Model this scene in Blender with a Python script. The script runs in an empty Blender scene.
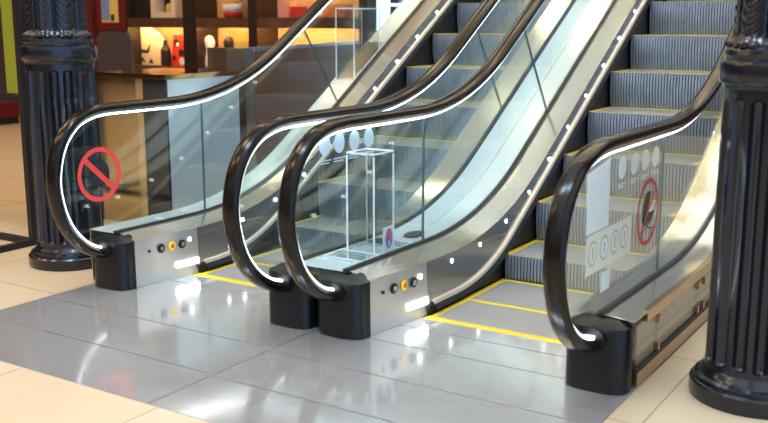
import bpy, bmesh, math, random
from math import sin, cos, pi, radians, sqrt, tan, atan2
from mathutils import Vector, Matrix
random.seed(7)
S = bpy.context.scene
COL = S.collection

# ------------------------------------------------------------------ materials
def mat(name, base=(.8, .8, .8), rough=.5, metal=0.0, emit=None, estr=1.0, coat=0.0, spec=.5):
    m = bpy.data.materials.new(name); m.use_nodes = True
    b = m.node_tree.nodes['Principled BSDF']
    b.inputs['Base Color'].default_value = (*base, 1)
    b.inputs['Roughness'].default_value = rough
    b.inputs['Metallic'].default_value = metal
    b.inputs['Coat Weight'].default_value = coat
    b.inputs['Specular IOR Level'].default_value = spec
    if emit:
        b.inputs['Emission Color'].default_value = (*emit, 1)
        b.inputs['Emission Strength'].default_value = estr
    return m

def nodes(m): return m.node_tree.nodes, m.node_tree.links, m.node_tree.nodes['Principled BSDF']

def noise_var(m, c1, c2, scale=(4, 4, 4), detail=4, rough=None, bump=0.0, nscale=1.0):
    """base colour (and optionally roughness / bump) from stretched object-space noise"""
    N, L, b = nodes(m)
    tc = N.new('ShaderNodeTexCoord'); mp = N.new('ShaderNodeMapping'); mp.inputs['Scale'].default_value = scale
    nz = N.new('ShaderNodeTexNoise'); nz.inputs['Scale'].default_value = nscale; nz.inputs['Detail'].default_value = detail
    L.new(tc.outputs['Object'], mp.inputs['Vector']); L.new(mp.outputs['Vector'], nz.inputs['Vector'])
    cr = N.new('ShaderNodeValToRGB'); cr.color_ramp.elements[0].color = (*c1, 1); cr.color_ramp.elements[1].color = (*c2, 1)
    cr.color_ramp.elements[0].position = .3; cr.color_ramp.elements[1].position = .7
    L.new(nz.outputs['Fac'], cr.inputs['Fac']); L.new(cr.outputs['Color'], b.inputs['Base Color'])
    if rough:
        mr = N.new('ShaderNodeMapRange'); mr.inputs['From Min'].default_value = .3; mr.inputs['From Max'].default_value = .7
        mr.inputs['To Min'].default_value = rough[0]; mr.inputs['To Max'].default_value = rough[1]
        L.new(nz.outputs['Fac'], mr.inputs['Value']); L.new(mr.outputs['Result'], b.inputs['Roughness'])
    if bump:
        bp = N.new('ShaderNodeBump'); bp.inputs['Strength'].default_value = bump; bp.inputs['Distance'].default_value = .003
        L.new(nz.outputs['Fac'], bp.inputs['Height']); L.new(bp.outputs['Normal'], b.inputs['Normal'])
    return m

def glass_mat(name, tint, refl=1.0, rough=0.0, ior=1.5):
    m = bpy.data.materials.new(name); m.use_nodes = True
    N, L = m.node_tree.nodes, m.node_tree.links
    N.remove(N['Principled BSDF'])
    t = N.new('ShaderNodeBsdfTransparent'); t.inputs['Color'].default_value = (*tint, 1)
    g = N.new('ShaderNodeBsdfGlossy'); g.inputs['Roughness'].default_value = rough; g.inputs['Color'].default_value = (refl, refl, refl, 1)
    f = N.new('ShaderNodeFresnel'); 
    ge = N.new('ShaderNodeNewGeometry'); mr = N.new('ShaderNodeMapRange')          # the same reflectance on both faces of the pane
    mr.inputs['To Min'].default_value = ior; mr.inputs['To Max'].default_value = 1 / ior
    L.new(ge.outputs['Backfacing'], mr.inputs['Value']); L.new(mr.outputs['Result'], f.inputs['IOR'])
    x = N.new('ShaderNodeMixShader')
    L.new(f.outputs['Fac'], x.inputs['Fac']); L.new(t.outputs['BSDF'], x.inputs[1]); L.new(g.outputs['BSDF'], x.inputs[2])
    L.new(x.outputs['Shader'], N['Material Output'].inputs['Surface'])
    return m

M = {}
M['steel'] = noise_var(mat('brushed_steel', rough=.25, metal=1), (.50, .49, .48), (.56, .55, .54), (1.0, 1.0, 40), 4, (.22, .28))
M['steel_lamplit'] = noise_var(mat('lamplit_brushed_steel', rough=.3, metal=.75), (.58, .575, .57), (.60, .60, .595), (1, 1, 12), 1, (.28, .31))  # lighter copy of the steel, comb lamp's light put into its colour
M['deck_steel'] = noise_var(mat('satin_deck_steel', rough=.25, metal=.9), (.84, .75, .62), (.89, .80, .68), (30, .8, .8), 3, (.15, .21))
M['plate'] = noise_var(mat('ribbed_floor_plate', rough=.25, metal=.7), (.82, .80, .77), (.85, .83, .80), (3, 3, 3), 4, (.10, .14), 0)
M['outer_deck'] = noise_var(mat('pale_deck_cover', rough=.3, metal=.15), (.66, .745, .79), (.72, .80, .83), (2, 2, 2), 3, (.22, .28))
M['rubber'] = mat('handrail_rubber', (.007, .004, .0025), .2, 0, spec=.3)
M['guide'] = mat('handrail_guide_steel', (.55, .56, .6), .18, 1)
M['led'] = mat('led_strip_white', (.9, .9, .9), .5, emit=(.86, .93, 1), estr=5)
M['lamp'] = mat('comb_lamp_white', (.9, .9, .9), .5, emit=(.9, .95, 1), estr=16)
M['dot'] = mat('skirt_dot_light', (.9, .9, .9), .5, emit=(.95, .97, 1), estr=4)
M['black'] = mat('black_plastic', (.005, .005, .006), .36, 0, spec=.35)
M['gasket'] = mat('dark_gasket', (.012, .014, .016), .5)
M['brush_metal'] = mat('brush_holder_cream', (.62, .56, .45), .4, .4)
M['bristle'] = mat('brush_bristle', (.012, .011, .010), .85)
M['skirt_dark'] = mat('dark_skirt', (.028, .026, .026), .42, .4)
M['yellow'] = noise_var(mat('safety_yellow', rough=.5), (.85, .58, .015), (.95, .68, .03), (20, 20, 20), 3)
M['yellow_muted'] = mat('muted_nose_paint', (.42, .34, .16), .5)  # duller yellow-brown for the strip along the step nose
M['tread'] = noise_var(mat('step_tread', rough=.5, metal=.35), (.30, .295, .285), (.40, .39, .375), (70, 70, 70), 5, None, .15)
M['riser'] = noise_var(mat('step_riser', rough=.38, metal=.6), (.29, .33, .39), (.36, .40, .46), (9, 9, 9), 3)
M['groove'] = mat('step_groove', (.085, .095, .115), .6, .3)
M['glass'] = glass_mat('balustrade_glass', (.90, .965, .965), 1, 0, 1.52)
M['glass_edge'] = mat('glass_edge', (.09, .16, .16), .2)
M['clad_glass'] = glass_mat('cladding_glass', (.86, .90, .88), 1, .02, 1.6)
M['acrylic'] = glass_mat('clear_acrylic', (.965, .985, .99), 1, 0, 1.35)
M['acrylic_glint'] = mat('acrylic_edge_glint', (.93, .97, 1), .15)  # white colour paints the light that the polished edges catch
M['red'] = mat('sticker_red', (.80, .055, .05), .45)
M['dark_red'] = mat('sticker_dark_red', (.46, .008, .012), .4)
M['ink'] = mat('sticker_ink', (.012, .013, .016), .5)
M['paper'] = mat('pale_sticker_back', (.74, .84, .78), .45)
M['paper2'] = mat('pale_sticker_cream', (.76, .78, .62), .45)
M['paper3'] = mat('pale_sticker_grey', (.42, .44, .38), .45)
M['dot_blue'] = mat('pale_blue_sticker', (.55, .75, .80), .45)
M['white'] = mat('white_sticker', (.85, .86, .9), .4)
M['violet'] = mat('sticker_violet', (.20, .17, .62), .4)
M['brass'] = mat('polished_brass', (.48, .36, .22), .28, 1)
M['iron'] = mat('painted_cast_iron', (.005, .007, .012), .2, 0, coat=.1, spec=.5)
M['bronze_mirror'] = noise_var(mat('bronze_cladding', rough=.1, metal=1), (.62, .45, .22), (.70, .52, .27), (2, 2, 2), 2, (.06, .12))
M['silver_mirror'] = mat('silver_blue_reflection', (.62, .76, .83), .18, .45)  # pale blue of the escalator's reflection put into the base colour
M['dark_reflection'] = mat('bronze_dark_reflection', (.02, .022, .028), .08, 0, spec=.8)  # dark reflection in the bronze, painted as a separate colour
M['pale_reflection'] = mat('bronze_pale_reflection', (.80, .62, .36), .15, .8)  # lighter reflected stripe of the bronze front, put into colour
M['maroon'] = mat('maroon_paint', (.10, .010, .012), .5)
M['frame_red'] = mat('crimson_frame', (.13, .005, .010), .4)
M['wood'] = noise_var(mat('dark_wood_panel', rough=.45), (.06, .028, .014), (.105, .052, .028), (14, 14, 1.2), 6, (.35, .5))
M['wood_grey'] = noise_var(mat('smoked_wood_panel', rough=.4), (.13, .068, .044), (.19, .105, .070), (1.2, 9, 9), 5, (.35, .5))
M['dark_wood'] = mat('espresso_wood', (.016, .009, .009), .4)
M['steel_trim'] = mat('steel_trim', (.62, .62, .64), .3, 1)
M['black_metal'] = mat('black_powder_coat', (.012, .012, .016), .45, .3)
M['lime'] = noise_var(mat('lime_banner', rough=.6), (.20, .22, .008), (.27, .29, .015), (1, 1, .5), 2)
M['cream'] = mat('cream_board', (.85, .70, .45), .6)
M['item_red'] = mat('toy_red', (.60, .03, .02), .5)
M['item_black'] = mat('toy_black', (.015, .012, .012), .5)
M['item_white'] = mat('toy_white', (.8, .78, .74), .5)
M['item_orange'] = mat('toy_orange', (.75, .22, .05), .5)
M['item_green'] = mat('leaf_green', (.06, .20, .03), .6)
M['item_pink'] = mat('box_pink', (.70, .30, .24), .6)
M['item_yellow'] = mat('box_yellow', (.75, .55, .12), .6)
M['item_blue'] = mat('print_blue', (.18, .26, .42), .6)
M['grey_board'] = mat('taupe_board', (.045, .036, .040), .55)
M['warm_led'] = mat('warm_shelf_light', (1, .8, .5), .5, emit=(1, .58, .22), estr=60)
M['shop_back'] = noise_var(mat('shop_back_panel', rough=.7), (.52, .33, .16), (.60, .38, .19), (3, 3, 3), 2)
M['wall_tan'] = mat('brown_wall_paint', (.085, .05, .034), .7)
M['wall_pale'] = mat('pale_wall_paint', (.78, .78, .76), .8)
M['ceiling_cream'] = mat('cream_ceiling_paint', (.72, .60, .44), .9)
M['ceiling'] = mat('white_ceiling_paint', (.80, .80, .80), .9)
M['panel_cool'] = mat('cool_light_diffuser', (.9, .9, .9), .5, emit=(.80, .90, 1), estr=9)
M['panel_added'] = mat('added_cool_diffuser', (.9, .9, .9), .5, emit=(.58, .78, 1), estr=38)
M['panel_amber'] = mat('amber_light_diffuser', (.9, .9, .9), .5, emit=(1, .66, .33), estr=22)
M['panel_warm'] = mat('warm_light_diffuser', (.9, .9, .9), .5, emit=(1, .80, .52), estr=11)
M['white_post'] = mat('white_lit_post', (.85, .9, .95), .5, emit=(.75, .9, 1), estr=1.2)

def floor_mat():
    m = mat('cream_stone_tiles', rough=.25, spec=.5)
    N, L, b = nodes(m)
    tc = N.new('ShaderNodeTexCoord'); mp = N.new('ShaderNodeMapping'); mp.inputs['Location'].default_value = (.15, .3, 0)
    br = N.new('ShaderNodeTexBrick'); br.offset = 0; br.inputs['Scale'].default_value = 1
    br.inputs['Brick Width'].default_value = .8; br.inputs['Row Height'].default_value = .8; br.inputs['Mortar Size'].default_value = .004
    br.inputs['Color1'].default_value = (.70, .55, .36, 1); br.inputs['Color2'].default_value = (.74, .59, .40, 1); br.inputs['Mortar'].default_value = (.42, .34, .25, 1)
    nz = N.new('ShaderNodeTexNoise'); nz.inputs['Scale'].default_value = 6; nz.inputs['Detail'].default_value = 6
    mx = N.new('ShaderNodeMix'); mx.data_type = 'RGBA'; mx.blend_type = 'MULTIPLY'; mx.inputs['Factor'].default_value = .35
    cr = N.new('ShaderNodeValToRGB'); cr.color_ramp.elements[0].color = (.72, .68, .62, 1); cr.color_ramp.elements[1].color = (1, 1, 1, 1)
    L.new(tc.outputs['Object'], mp.inputs['Vector']); L.new(mp.outputs['Vector'], br.inputs['Vector']); L.new(tc.outputs['Object'], nz.inputs['Vector'])
    L.new(nz.outputs['Fac'], cr.inputs['Fac']); L.new(br.outputs['Color'], mx.inputs[6]); L.new(cr.outputs['Color'], mx.inputs[7])
    L.new(mx.outputs[2], b.inputs['Base Color'])
    return m
M['floor'] = floor_mat()

# ------------------------------------------------------------------ helpers
def obj(name, bm, ms, parent=None, smooth=False, kind=None, label=None):
    me = bpy.data.meshes.new(name)
    bmesh.ops.recalc_face_normals(bm, faces=bm.faces)
    if smooth:
        for f in bm.faces: f.smooth = True
    bm.to_mesh(me); bm.free()
    for m in (ms if isinstance(ms, (list, tuple)) else [ms]): me.materials.append(M[m])
    o = bpy.data.objects.new(name, me); COL.objects.link(o)
    if parent: o.parent = parent
    if kind: o['kind'] = kind
    if label: o['label'] = label
    return o

def smooth_angle(o, deg=35):
    me = o.data
    me.shade_smooth()
    me.set_sharp_from_angle(angle=radians(deg))
    return o

def thing(name, label, cat, loc=(0, 0, 0), group=None):
    o = bpy.data.objects.new(name, None); COL.objects.link(o); o.location = loc
    o.empty_display_size = .1
    o['label'] = label; o['category'] = cat
    if group: o['group'] = group
    return o

def tag(o, label, cat, group=None):
    o['label'] = label; o['category'] = cat
    if group: o['group'] = group
    return o

def box(bm, x0, x1, y0, y1, z0, z1, mi=0):
    v = [bm.verts.new((x, y, z)) for z in (z0, z1) for y in (y0, y1) for x in (x0, x1)]
    for q in ((0, 1, 3, 2), (4, 6, 7, 5), (0, 4, 5, 1), (2, 3, 7, 6), (0, 2, 6, 4), (1, 5, 7, 3)):
        f = bm.faces.new([v[i] for i in q]); f.material_index = mi
    return v

def bar(bm, a, b, w, h=None, mi=0):
    """square bar between two points"""
    h = h or w
    a, b = Vector(a), Vector(b); d = (b - a).normalized()
    up = Vector((0, 0, 1)) if abs(d.z) < .95 else Vector((1, 0, 0))
    s = d.cross(up).normalized(); t = s.cross(d)
    vs = []
    for p in (a, b):
        for (i, j) in ((-1, -1), (1, -1), (1, 1), (-1, 1)):
            vs.append(bm.verts.new(p + s * i * w / 2 + t * j * h / 2))
    for q in ((3, 2, 1, 0), (4, 5, 6, 7), (0, 1, 5, 4), (1, 2, 6, 5), (2, 3, 7, 6), (3, 0, 4, 7)):
        f = bm.faces.new([vs[i] for i in q]); f.material_index = mi

def tube(bm, pts, r, n=10, mi=0):
    rings = []
    P = [Vector(p) for p in pts]
    for i, p in enumerate(P):
        d = (P[min(i + 1, len(P) - 1)] - P[max(i - 1, 0)]).normalized()
        up = Vector((0, 0, 1)) if abs(d.z) < .95 else Vector((1, 0, 0))
        s = d.cross(up).normalized(); t = s.cross(d)
        rings.append([bm.verts.new(p + (s * cos(2 * pi * k / n) + t * sin(2 * pi * k / n)) * r) for k in range(n)])
    for a, b in zip(rings, rings[1:]):
        for k in range(n):
            f = bm.faces.new((a[k], a[(k + 1) % n], b[(k + 1) % n], b[k])); f.material_index = mi
    bm.faces.new(rings[0][::-1]).material_index = mi; bm.faces.new(rings[-1]).material_index = mi

def lathe(bm, prof, n=48, rfun=None, mi=0, cap=True):
    rings = []
    for (r, z) in prof:
        ring = []
        for k in range(n):
            a = 2 * pi * k / n
            rr = rfun(r, z, a) if rfun else r
            ring.append(bm.verts.new((rr * cos(a), rr * sin(a), z)))
        rings.append(ring)
    for a, b in zip(rings, rings[1:]):
        for k in range(n):
            bm.faces.new((a[k], a[(k + 1) % n], b[(k + 1) % n], b[k])).material_index = mi
    if cap:
        bm.faces.new(rings[0][::-1]).material_index = mi; bm.faces.new(rings[-1]).material_index = mi

def grid(bm, rows, mi=0, mis=None):
    V = [[bm.verts.new(p) for p in r] for r in rows]
    for a, b in zip(V, V[1:]):
        for k in range(len(a) - 1):
            f = bm.faces.new((a[k], a[k + 1], b[k + 1], b[k])); f.material_index = mis[k] if mis else mi
    return V

def sheet(name, rows, ms, parent, thick=.004, mis=None, smooth=True, label=None):
    """thin plate: smooth top and bottom skins with their own crisp rim"""
    R = [[Vector(p) for p in r] for r in rows]
    n, m = len(R), len(R[0])
    nr = []
    for i in range(n):
        row = []
        for j in range(m):
            du = R[min(i + 1, n - 1)][j] - R[max(i - 1, 0)][j]; dv = R[i][min(j + 1, m - 1)] - R[i][max(j - 1, 0)]
            v = du.cross(dv); row.append(v.normalized() if v.length > 1e-9 else (row[-1] if row else (nr[-1][j] if nr else Vector((0, 0, 1)))))
        nr.append(row)
    up = [[R[i][j] + nr[i][j] * thick / 2 for j in range(m)] for i in range(n)]
    dn = [[R[i][j] - nr[i][j] * thick / 2 for j in range(m)] for i in range(n)]
    bm = bmesh.new()
    grid(bm, up, 0, mis); grid(bm, [r[::-1] for r in dn], 0, mis[::-1] if mis else None)
    for f in bm.faces: f.smooth = smooth
    for A, B in ((up[0], dn[0]), (up[-1], dn[-1]), ([r[0] for r in up], [r[0] for r in dn]), ([r[-1] for r in up], [r[-1] for r in dn])): grid(bm, [A, B])
    return obj(name, bm, ms, parent, label=label)

def prism_x(bm, outline, x0, x1, mi=0, side_mi=None):
    """outline = list of (y,z); extruded from x0 to x1"""
    a = [bm.verts.new((x0, y, z)) for y, z in outline]; b = [bm.verts.new((x1, y, z)) for y, z in outline]
    bm.faces.new(a).material_index = mi; bm.faces.new(b[::-1]).material_index = mi
    n = len(outline)
    for i in range(n):
        f = bm.faces.new((a[i], b[i], b[(i + 1) % n], a[(i + 1) % n])); f.material_index = mi if side_mi is None else side_mi

def prism_z(bm, outline, z0, z1, mi=0):
    a = [bm.verts.new((x, y, z0)) for x, y in outline]; b = [bm.verts.new((x, y, z1)) for x, y in outline]
    bm.faces.new(a[::-1]).material_index = mi; bm.faces.new(b).material_index = mi
    n = len(outline)
    for i in range(n): bm.faces.new((a[i], a[(i + 1) % n], b[(i + 1) % n], b[i])).material_index = mi

# flat artwork on a plane x = const: 2-D coordinates (u along y, v along z)
class Art:
    def __init__(self, x, y, z, flip=1): self.x, self.y, self.z, self.f = x, y, z, flip; self.bm = bmesh.new()
    def P(self, u, v, lift=0): return (self.x + lift, self.y + u * self.f, self.z + v)
    def poly(self, pts, mi=0, lift=0):
        self.bm.faces.new([self.bm.verts.new(self.P(u, v, lift)) for u, v in pts]).material_index = mi
    def disc(self, u, v, r, rv=None, mi=0, lift=0, n=32):
        rv = rv or r
        self.poly([(u + r * cos(2 * pi * k / n), v + rv * sin(2 * pi * k / n)) for k in range(n)], mi, lift)
    def ring(self, u, v, r0, r1, mi=0, lift=0, n=56, k=1.0):
        for i in range(n):
            a, b = 2 * pi * i / n, 2 * pi * (i + 1) / n
            self.poly([(u + r0 * cos(a) * k, v + r0 * sin(a)), (u + r1 * cos(a) * k, v + r1 * sin(a)), (u + r1 * cos(b) * k, v + r1 * sin(b)), (u + r0 * cos(b) * k, v + r0 * sin(b))], mi, lift)
    def line(self, a, b, w, mi=0, lift=0):
        dx, dy = b[0] - a[0], b[1] - a[1]; l = sqrt(dx * dx + dy * dy); nx, ny = -dy / l * w / 2, dx / l * w / 2
        self.poly([(a[0] + nx, a[1] + ny), (b[0] + nx, b[1] + ny), (b[0] - nx, b[1] - ny), (a[0] - nx, a[1] - ny)], mi, lift)
    def done(self, name, ms, parent, label=None): return obj(name, self.bm, ms, parent, label=label)

# ------------------------------------------------------------------ escalator geometry
W, G = 1.241, .297                        # handrail spacing of one escalator, gap between the two middle handrails
XA, XB = 0.0, W
XC, XD = W + G, 2 * W + G
SL = .61                                  # slope of the incline
YEND = 7.2

def run(z0, c, L, dy=0.0, y0=0.0, yend=YEND, n=14, flatn=6):
    """level run, easing curve, incline: list of (y,z)"""
    yk = (z0 - c) / SL + dy; ca = 1 / sqrt(1 + SL * SL)
    p0 = (yk - L, z0); p1 = (yk, z0); p2 = (yk + L * ca, z0 + L * ca * SL)
    out = []
    for i in range(flatn): out.append((y0 + (p0[0] - y0) * i / flatn, z0))
    for i in range(n + 1):
        t = i / n
        out.append(tuple((1 - t) ** 2 * a + 2 * t * (1 - t) * b + t * t * c_ for a, b, c_ in zip(p0, p1, p2)))
    m = 10
    for i in range(1, m + 1):
        y = p2[0] + (yend - p2[0]) * i / m; out.append((y, p2[1] + SL * (y - p2[0])))
    return out

def zat(curve, y):
    for (a, za), (b, zb) in zip(curve, curve[1:]):
        if a <= y <= b: return za + (zb - za) * (y - a) / max(b - a, 1e-9)
    return curve[0][1] if y < curve[0][0] else curve[-1][1]

def deck_curve(dy): return run(.297, -.548, .6, dy)
def fold_curve(dy): return run(.268, -.53, .6, dy)
def brush_curve(dy): return run(.058, -.605, .36, dy)

def lip_path(dy, ext, top):
    """inner lip of the handrail, from the base inlet round the newel and up the incline; (y,z)"""
    k = ext / .45
    ne = [(.04, .205), (-.03, .206), (-.10, .215), (-.20, .243), (-.29, .295), (-.365, .37), (-.412, .45), (-.44, .54), (-.45, .62),
          (-.437, .71), (-.403, .80), (-.345, .875), (-.26, .935), (-.15, .968), (-.04, .979)]
    q = [(y * k if y < 0 else y, z * top / .98 if z > .6 else z) for y, z in ne]
    q = q + run(top, top - .98 + .264, .55, dy, y0=.10)
    # smooth once with Catmull-Rom resampling of the newel part
    out = []
    for i in range(len(q) - 1):
        p0, p1, p2, p3 = q[max(i - 1, 0)], q[i], q[i + 1], q[min(i + 2, len(q) - 1)]
        m = 4 if i < 16 else 1
        for j in range(m):
            t = j / m
            out.append(tuple(.5 * (2 * b + (c - a) * t + (2 * a - 5 * b + 4 * c - d) * t * t + (3 * b - a - 3 * c + d) * t ** 3) for a, b, c, d in zip(p0, p1, p2, p3)))
    out.append(q[-1]); return out

def normals(path):
    res = []
    for i in range(len(path)):
        a, b = path[max(i - 1, 0)], path[min(i + 1, len(path) - 1)]
        ty, tz = b[0] - a[0], b[1] - a[1]; l = sqrt(ty * ty + tz * tz) or 1
        res.append((-tz / l, ty / l))
    return res

def sweep(bm, path, prof, x, mi=0):
    N = normals(path); rings = []
    for (y, z), (ny, nz) in zip(path, N): rings.append([bm.verts.new((x + u, y + ny * v, z + nz * v)) for u, v in prof])
    n = len(prof)
    for a, b in zip(rings, rings[1:]):
        for k in range(n): bm.faces.new((a[k], a[(k + 1) % n], b[(k + 1) % n], b[k])).material_index = mi
    bm.faces.new(rings[0][::-1]).material_index = mi; bm.faces.new(rings[-1]).material_index = mi

HAND = [(-.030, 0), (-.040, .006), (-.0415, .016), (-.038, .027), (-.027, .034), (-.012, .037), (.012, .037), (.027, .034), (.038, .027), (.0415, .016), (.040, .006), (.030, 0)]
def rect(w, v0, v1): return [(-w / 2, v0), (-w / 2, v1), (w / 2, v1), (w / 2, v0)]

def off(path, d):
    return [(y + ny * d, z + nz * d) for (y, z), (ny, nz) in zip(path, normals(path))]

def flare(y, a, b):                                 # inner covers widen just behind the newel base
    t = min(max((y - .06) / .38, 0), 1); t = t * t * (3 - 2 * t)
    return a + (b - a) * t

def balustrade(parent, X, s, dy, ext, top, name, label, seam2=True):
    """s = +1 when the steps lie towards +x"""
    r = bpy.data.objects.new(name, None); COL.objects.link(r); r.parent = parent; r['label'] = label
    lip = lip_path(dy, ext, top)
    bm = bmesh.new(); sweep(bm, lip, HAND, X); smooth_angle(obj('handrail', bm, 'rubber', r, label='dark brown rubber handrail'), 50)
    bm = bmesh.new(); sweep(bm, lip[3:], rect(.052, -.014, .004), X); smooth_angle(obj('handrail_guide', bm, 'guide', r), 50)
    bm = bmesh.new(); sweep(bm, lip[4:], rect(.033, -.0255, -.0135), X); smooth_angle(obj('light_strip', bm, 'led', r, label='white light strip under the handrail'), 50)
    # glass
    dk = deck_curve(dy); gl = off(lip, -.022)
    def split(cut):                                  # cut: y-> position of the joint bottom and top
        pass
    j1 = .715
    def joint2(k): yb = 2.307 + dy + k * 1.5; return (yb, zat(dk, yb)), yb - .398
    def top_at(y):
        seg = [p for i, p in enumerate(gl) if p[1] > .8 and i > 30]
        return zat(seg, y)
    top_run = [p for i, p in enumerate(gl) if i > 30 and p[1] > .8 and p[0] > -.05]
    newel = [p for i, p in enumerate(gl) if p not in top_run and i >= 2 and p[1] > .16]
    bounds = [None, (j1, j1)] + [((joint2(k)[0][0]), joint2(k)[1]) for k in range(3)]
    bounds.append((YEND - .1, YEND - .5))
    g = .004
    for i in range(len(bounds) - 1):
        yb1, yt1 = bounds[i + 1]
        if i == 0:
            o = [(0.02, .296)] + [(y, z) for y, z in dk if .03 < y < yb1 - g] + [(yb1 - g, zat(dk, yb1))]
            o += [(yt1 - g, top_at(yt1))] + [p for p in top_run[::-1] if p[0] < yt1 - .02] + newel[::-1]
            o = [p for p in o if not (p[0] > -.01 and p[1] < .29)]
        else:
            yb0, yt0 = bounds[i]
            o = [(yb0 + g, zat(dk, yb0 + g))] + [(y, z) for y, z in dk if yb0 + .02 < y < yb1 - .02] + [(yb1 - g, zat(dk, yb1 - g))]
            o += [(yt1 - g, top_at(yt1 - g))] + [(y, z) for y, z in top_run[::-1] if yt0 + .02 < y < yt1 - .02] + [(yt0 + g, top_at(yt0 + g))]
        bm = bmesh.new(); prism_x(bm, o, X - .005, X + .005, 0, 1)
        obj('glass_panel', bm, ['glass', 'glass_edge'], r)
    # joint studs + bottom gasket
    bm = bmesh.new(); sweep(bm, [(y, z) for y, z in dk if y >= 0], rect(.026, -.004, .012), X); obj('glass_gasket', bm, 'gasket', r)
    # inner deck and skirt
    fd, bc = fold_curve(dy), brush_curve(dy)
    ys = sorted(set([.016, .03, .06, .1, .15, .2, .25, .3, .35, .4, .44] + [round(y, 3) for y, z in dk if y > .45] + [round(y, 3) for y, z in bc if y > .45]))
    rows = [[(X + s * (.012 + (flare(y, .128, .172) - .012) * t), y, zat(dk, y) + (zat(fd, y) - zat(dk, y)) * t) for t in (0, .5, 1)] for y in ys]
    sheet('inner_deck', rows, 'deck_steel', r, .003, label='satin steel deck sloping from glass to skirt')
    yk = [y for y in ys if y < .455] + [.455]
    rows = [[(X + s * flare(y, .128, .172), y, zat(fd, y)), (X + s * flare(y, .130, .188), y, .001)] for y in yk]
    sheet('front_skirt_panel', rows, 'steel_lamplit', r, .003, label='brushed steel front panel with buttons')
    yk = [.457] + [y for y in ys if y > .457]
    rows = [[(X + s * flare(y, .128, .172), y, zat(fd, y)), (X + s * flare(y, .130, .188), y, zat(bc, y))] for y in yk]
    sheet('skirt_panel', rows, 'steel', r, .003, label='brushed steel skirt panel')
    ysk = [y for y in ys if y >= .44]
    rows = [[(X + s * .189, y, zat(bc, y)), (X + s * .191, y, zat(bc, y) - .40 if y > 1.2 else min(zat(bc, y) - .01, -.02))] for y in ysk]
    sheet('lower_skirt', rows, 'skirt_dark', r, .003, label='dark lower skirt beside the steps')
    path = [(y, z) for y, z in bc if y > .49]; path = [(.488, .058)] + path
    bm = bmesh.new(); sweep(bm, path, [(0, -.014), (0, .016), (s * .018, .010), (s * .022, -.006)], X + s * .187); obj('brush_holder', bm, 'brush_metal', r, label='cream brush holder strip')
    bm = bmesh.new(); sweep(bm, path, [(0, -.034), (0, -.012), (s * .022, -.006), (s * .036, -.032)], X + s * .187)
    bm2 = [(.43, .052), (.47, .055), (.495, .058)]
    sweep(bm, bm2, [(0, -.022), (0, .006), (s * .016, .002), (s * .018, -.016)], X + s * .187); obj('brush', bm, 'bristle', r, label='black safety brush')
    # newel base
    bm = bmesh.new()
    hw = .131
    def plan(k, yb=.0):
        o = []
        for i in range(17):
            a = pi + pi * i / 16
            cx, sy = cos(a), sin(a)
            ex = math.copysign(abs(cx) ** .55, cx) * hw * k; ey = -abs(sy) ** .8 * .085 * k
            o.append((X + ex, ey + .0))
        return o
    lev = [(1.0, 0.0, 0), (1.0, .256, 0), (.985, .264, .002), (.60, .288, .022), (.3, .289, .03)]
    rings = []
    for k, z, dyy in lev:
        p = plan(k); ring = [bm.verts.new((x, y + dyy, z + (0 if z < .25 else 0))) for x, y in p]
        ring += [bm.verts.new((p[-1][0], .012 + dyy * 1.5, z)), bm.verts.new((p[0][0], .012 + dyy * 1.5, z))]
        rings.append(ring)
    n = len(rings[0])
    for a, b in zip(rings, rings[1:]):
        for k in range(n): bm.faces.new((a[k], a[(k + 1) % n], b[(k + 1) % n], b[k]))
    bm.faces.new(rings[0][::-1]); bm.faces.new(rings[-1])
    nb = smooth_angle(obj('newel_base', bm, 'black', r, label='black newel base with chamfered top'), 28)
    bm = bmesh.new()
    pth = [(-.115, .2165), (-.10, .215), (-.08, .2125), (-.05, .209)]
    sweep(bm, pth, [(1.32 * cos(2 * pi * k / 20) * .042, .012 + 1.25 * sin(2 * pi * k / 20) * .034) for k in range(20)], X)
    smooth_angle(obj('inlet_collar', bm, 'black', r), 40)
    return r, dk, fd, bc

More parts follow.
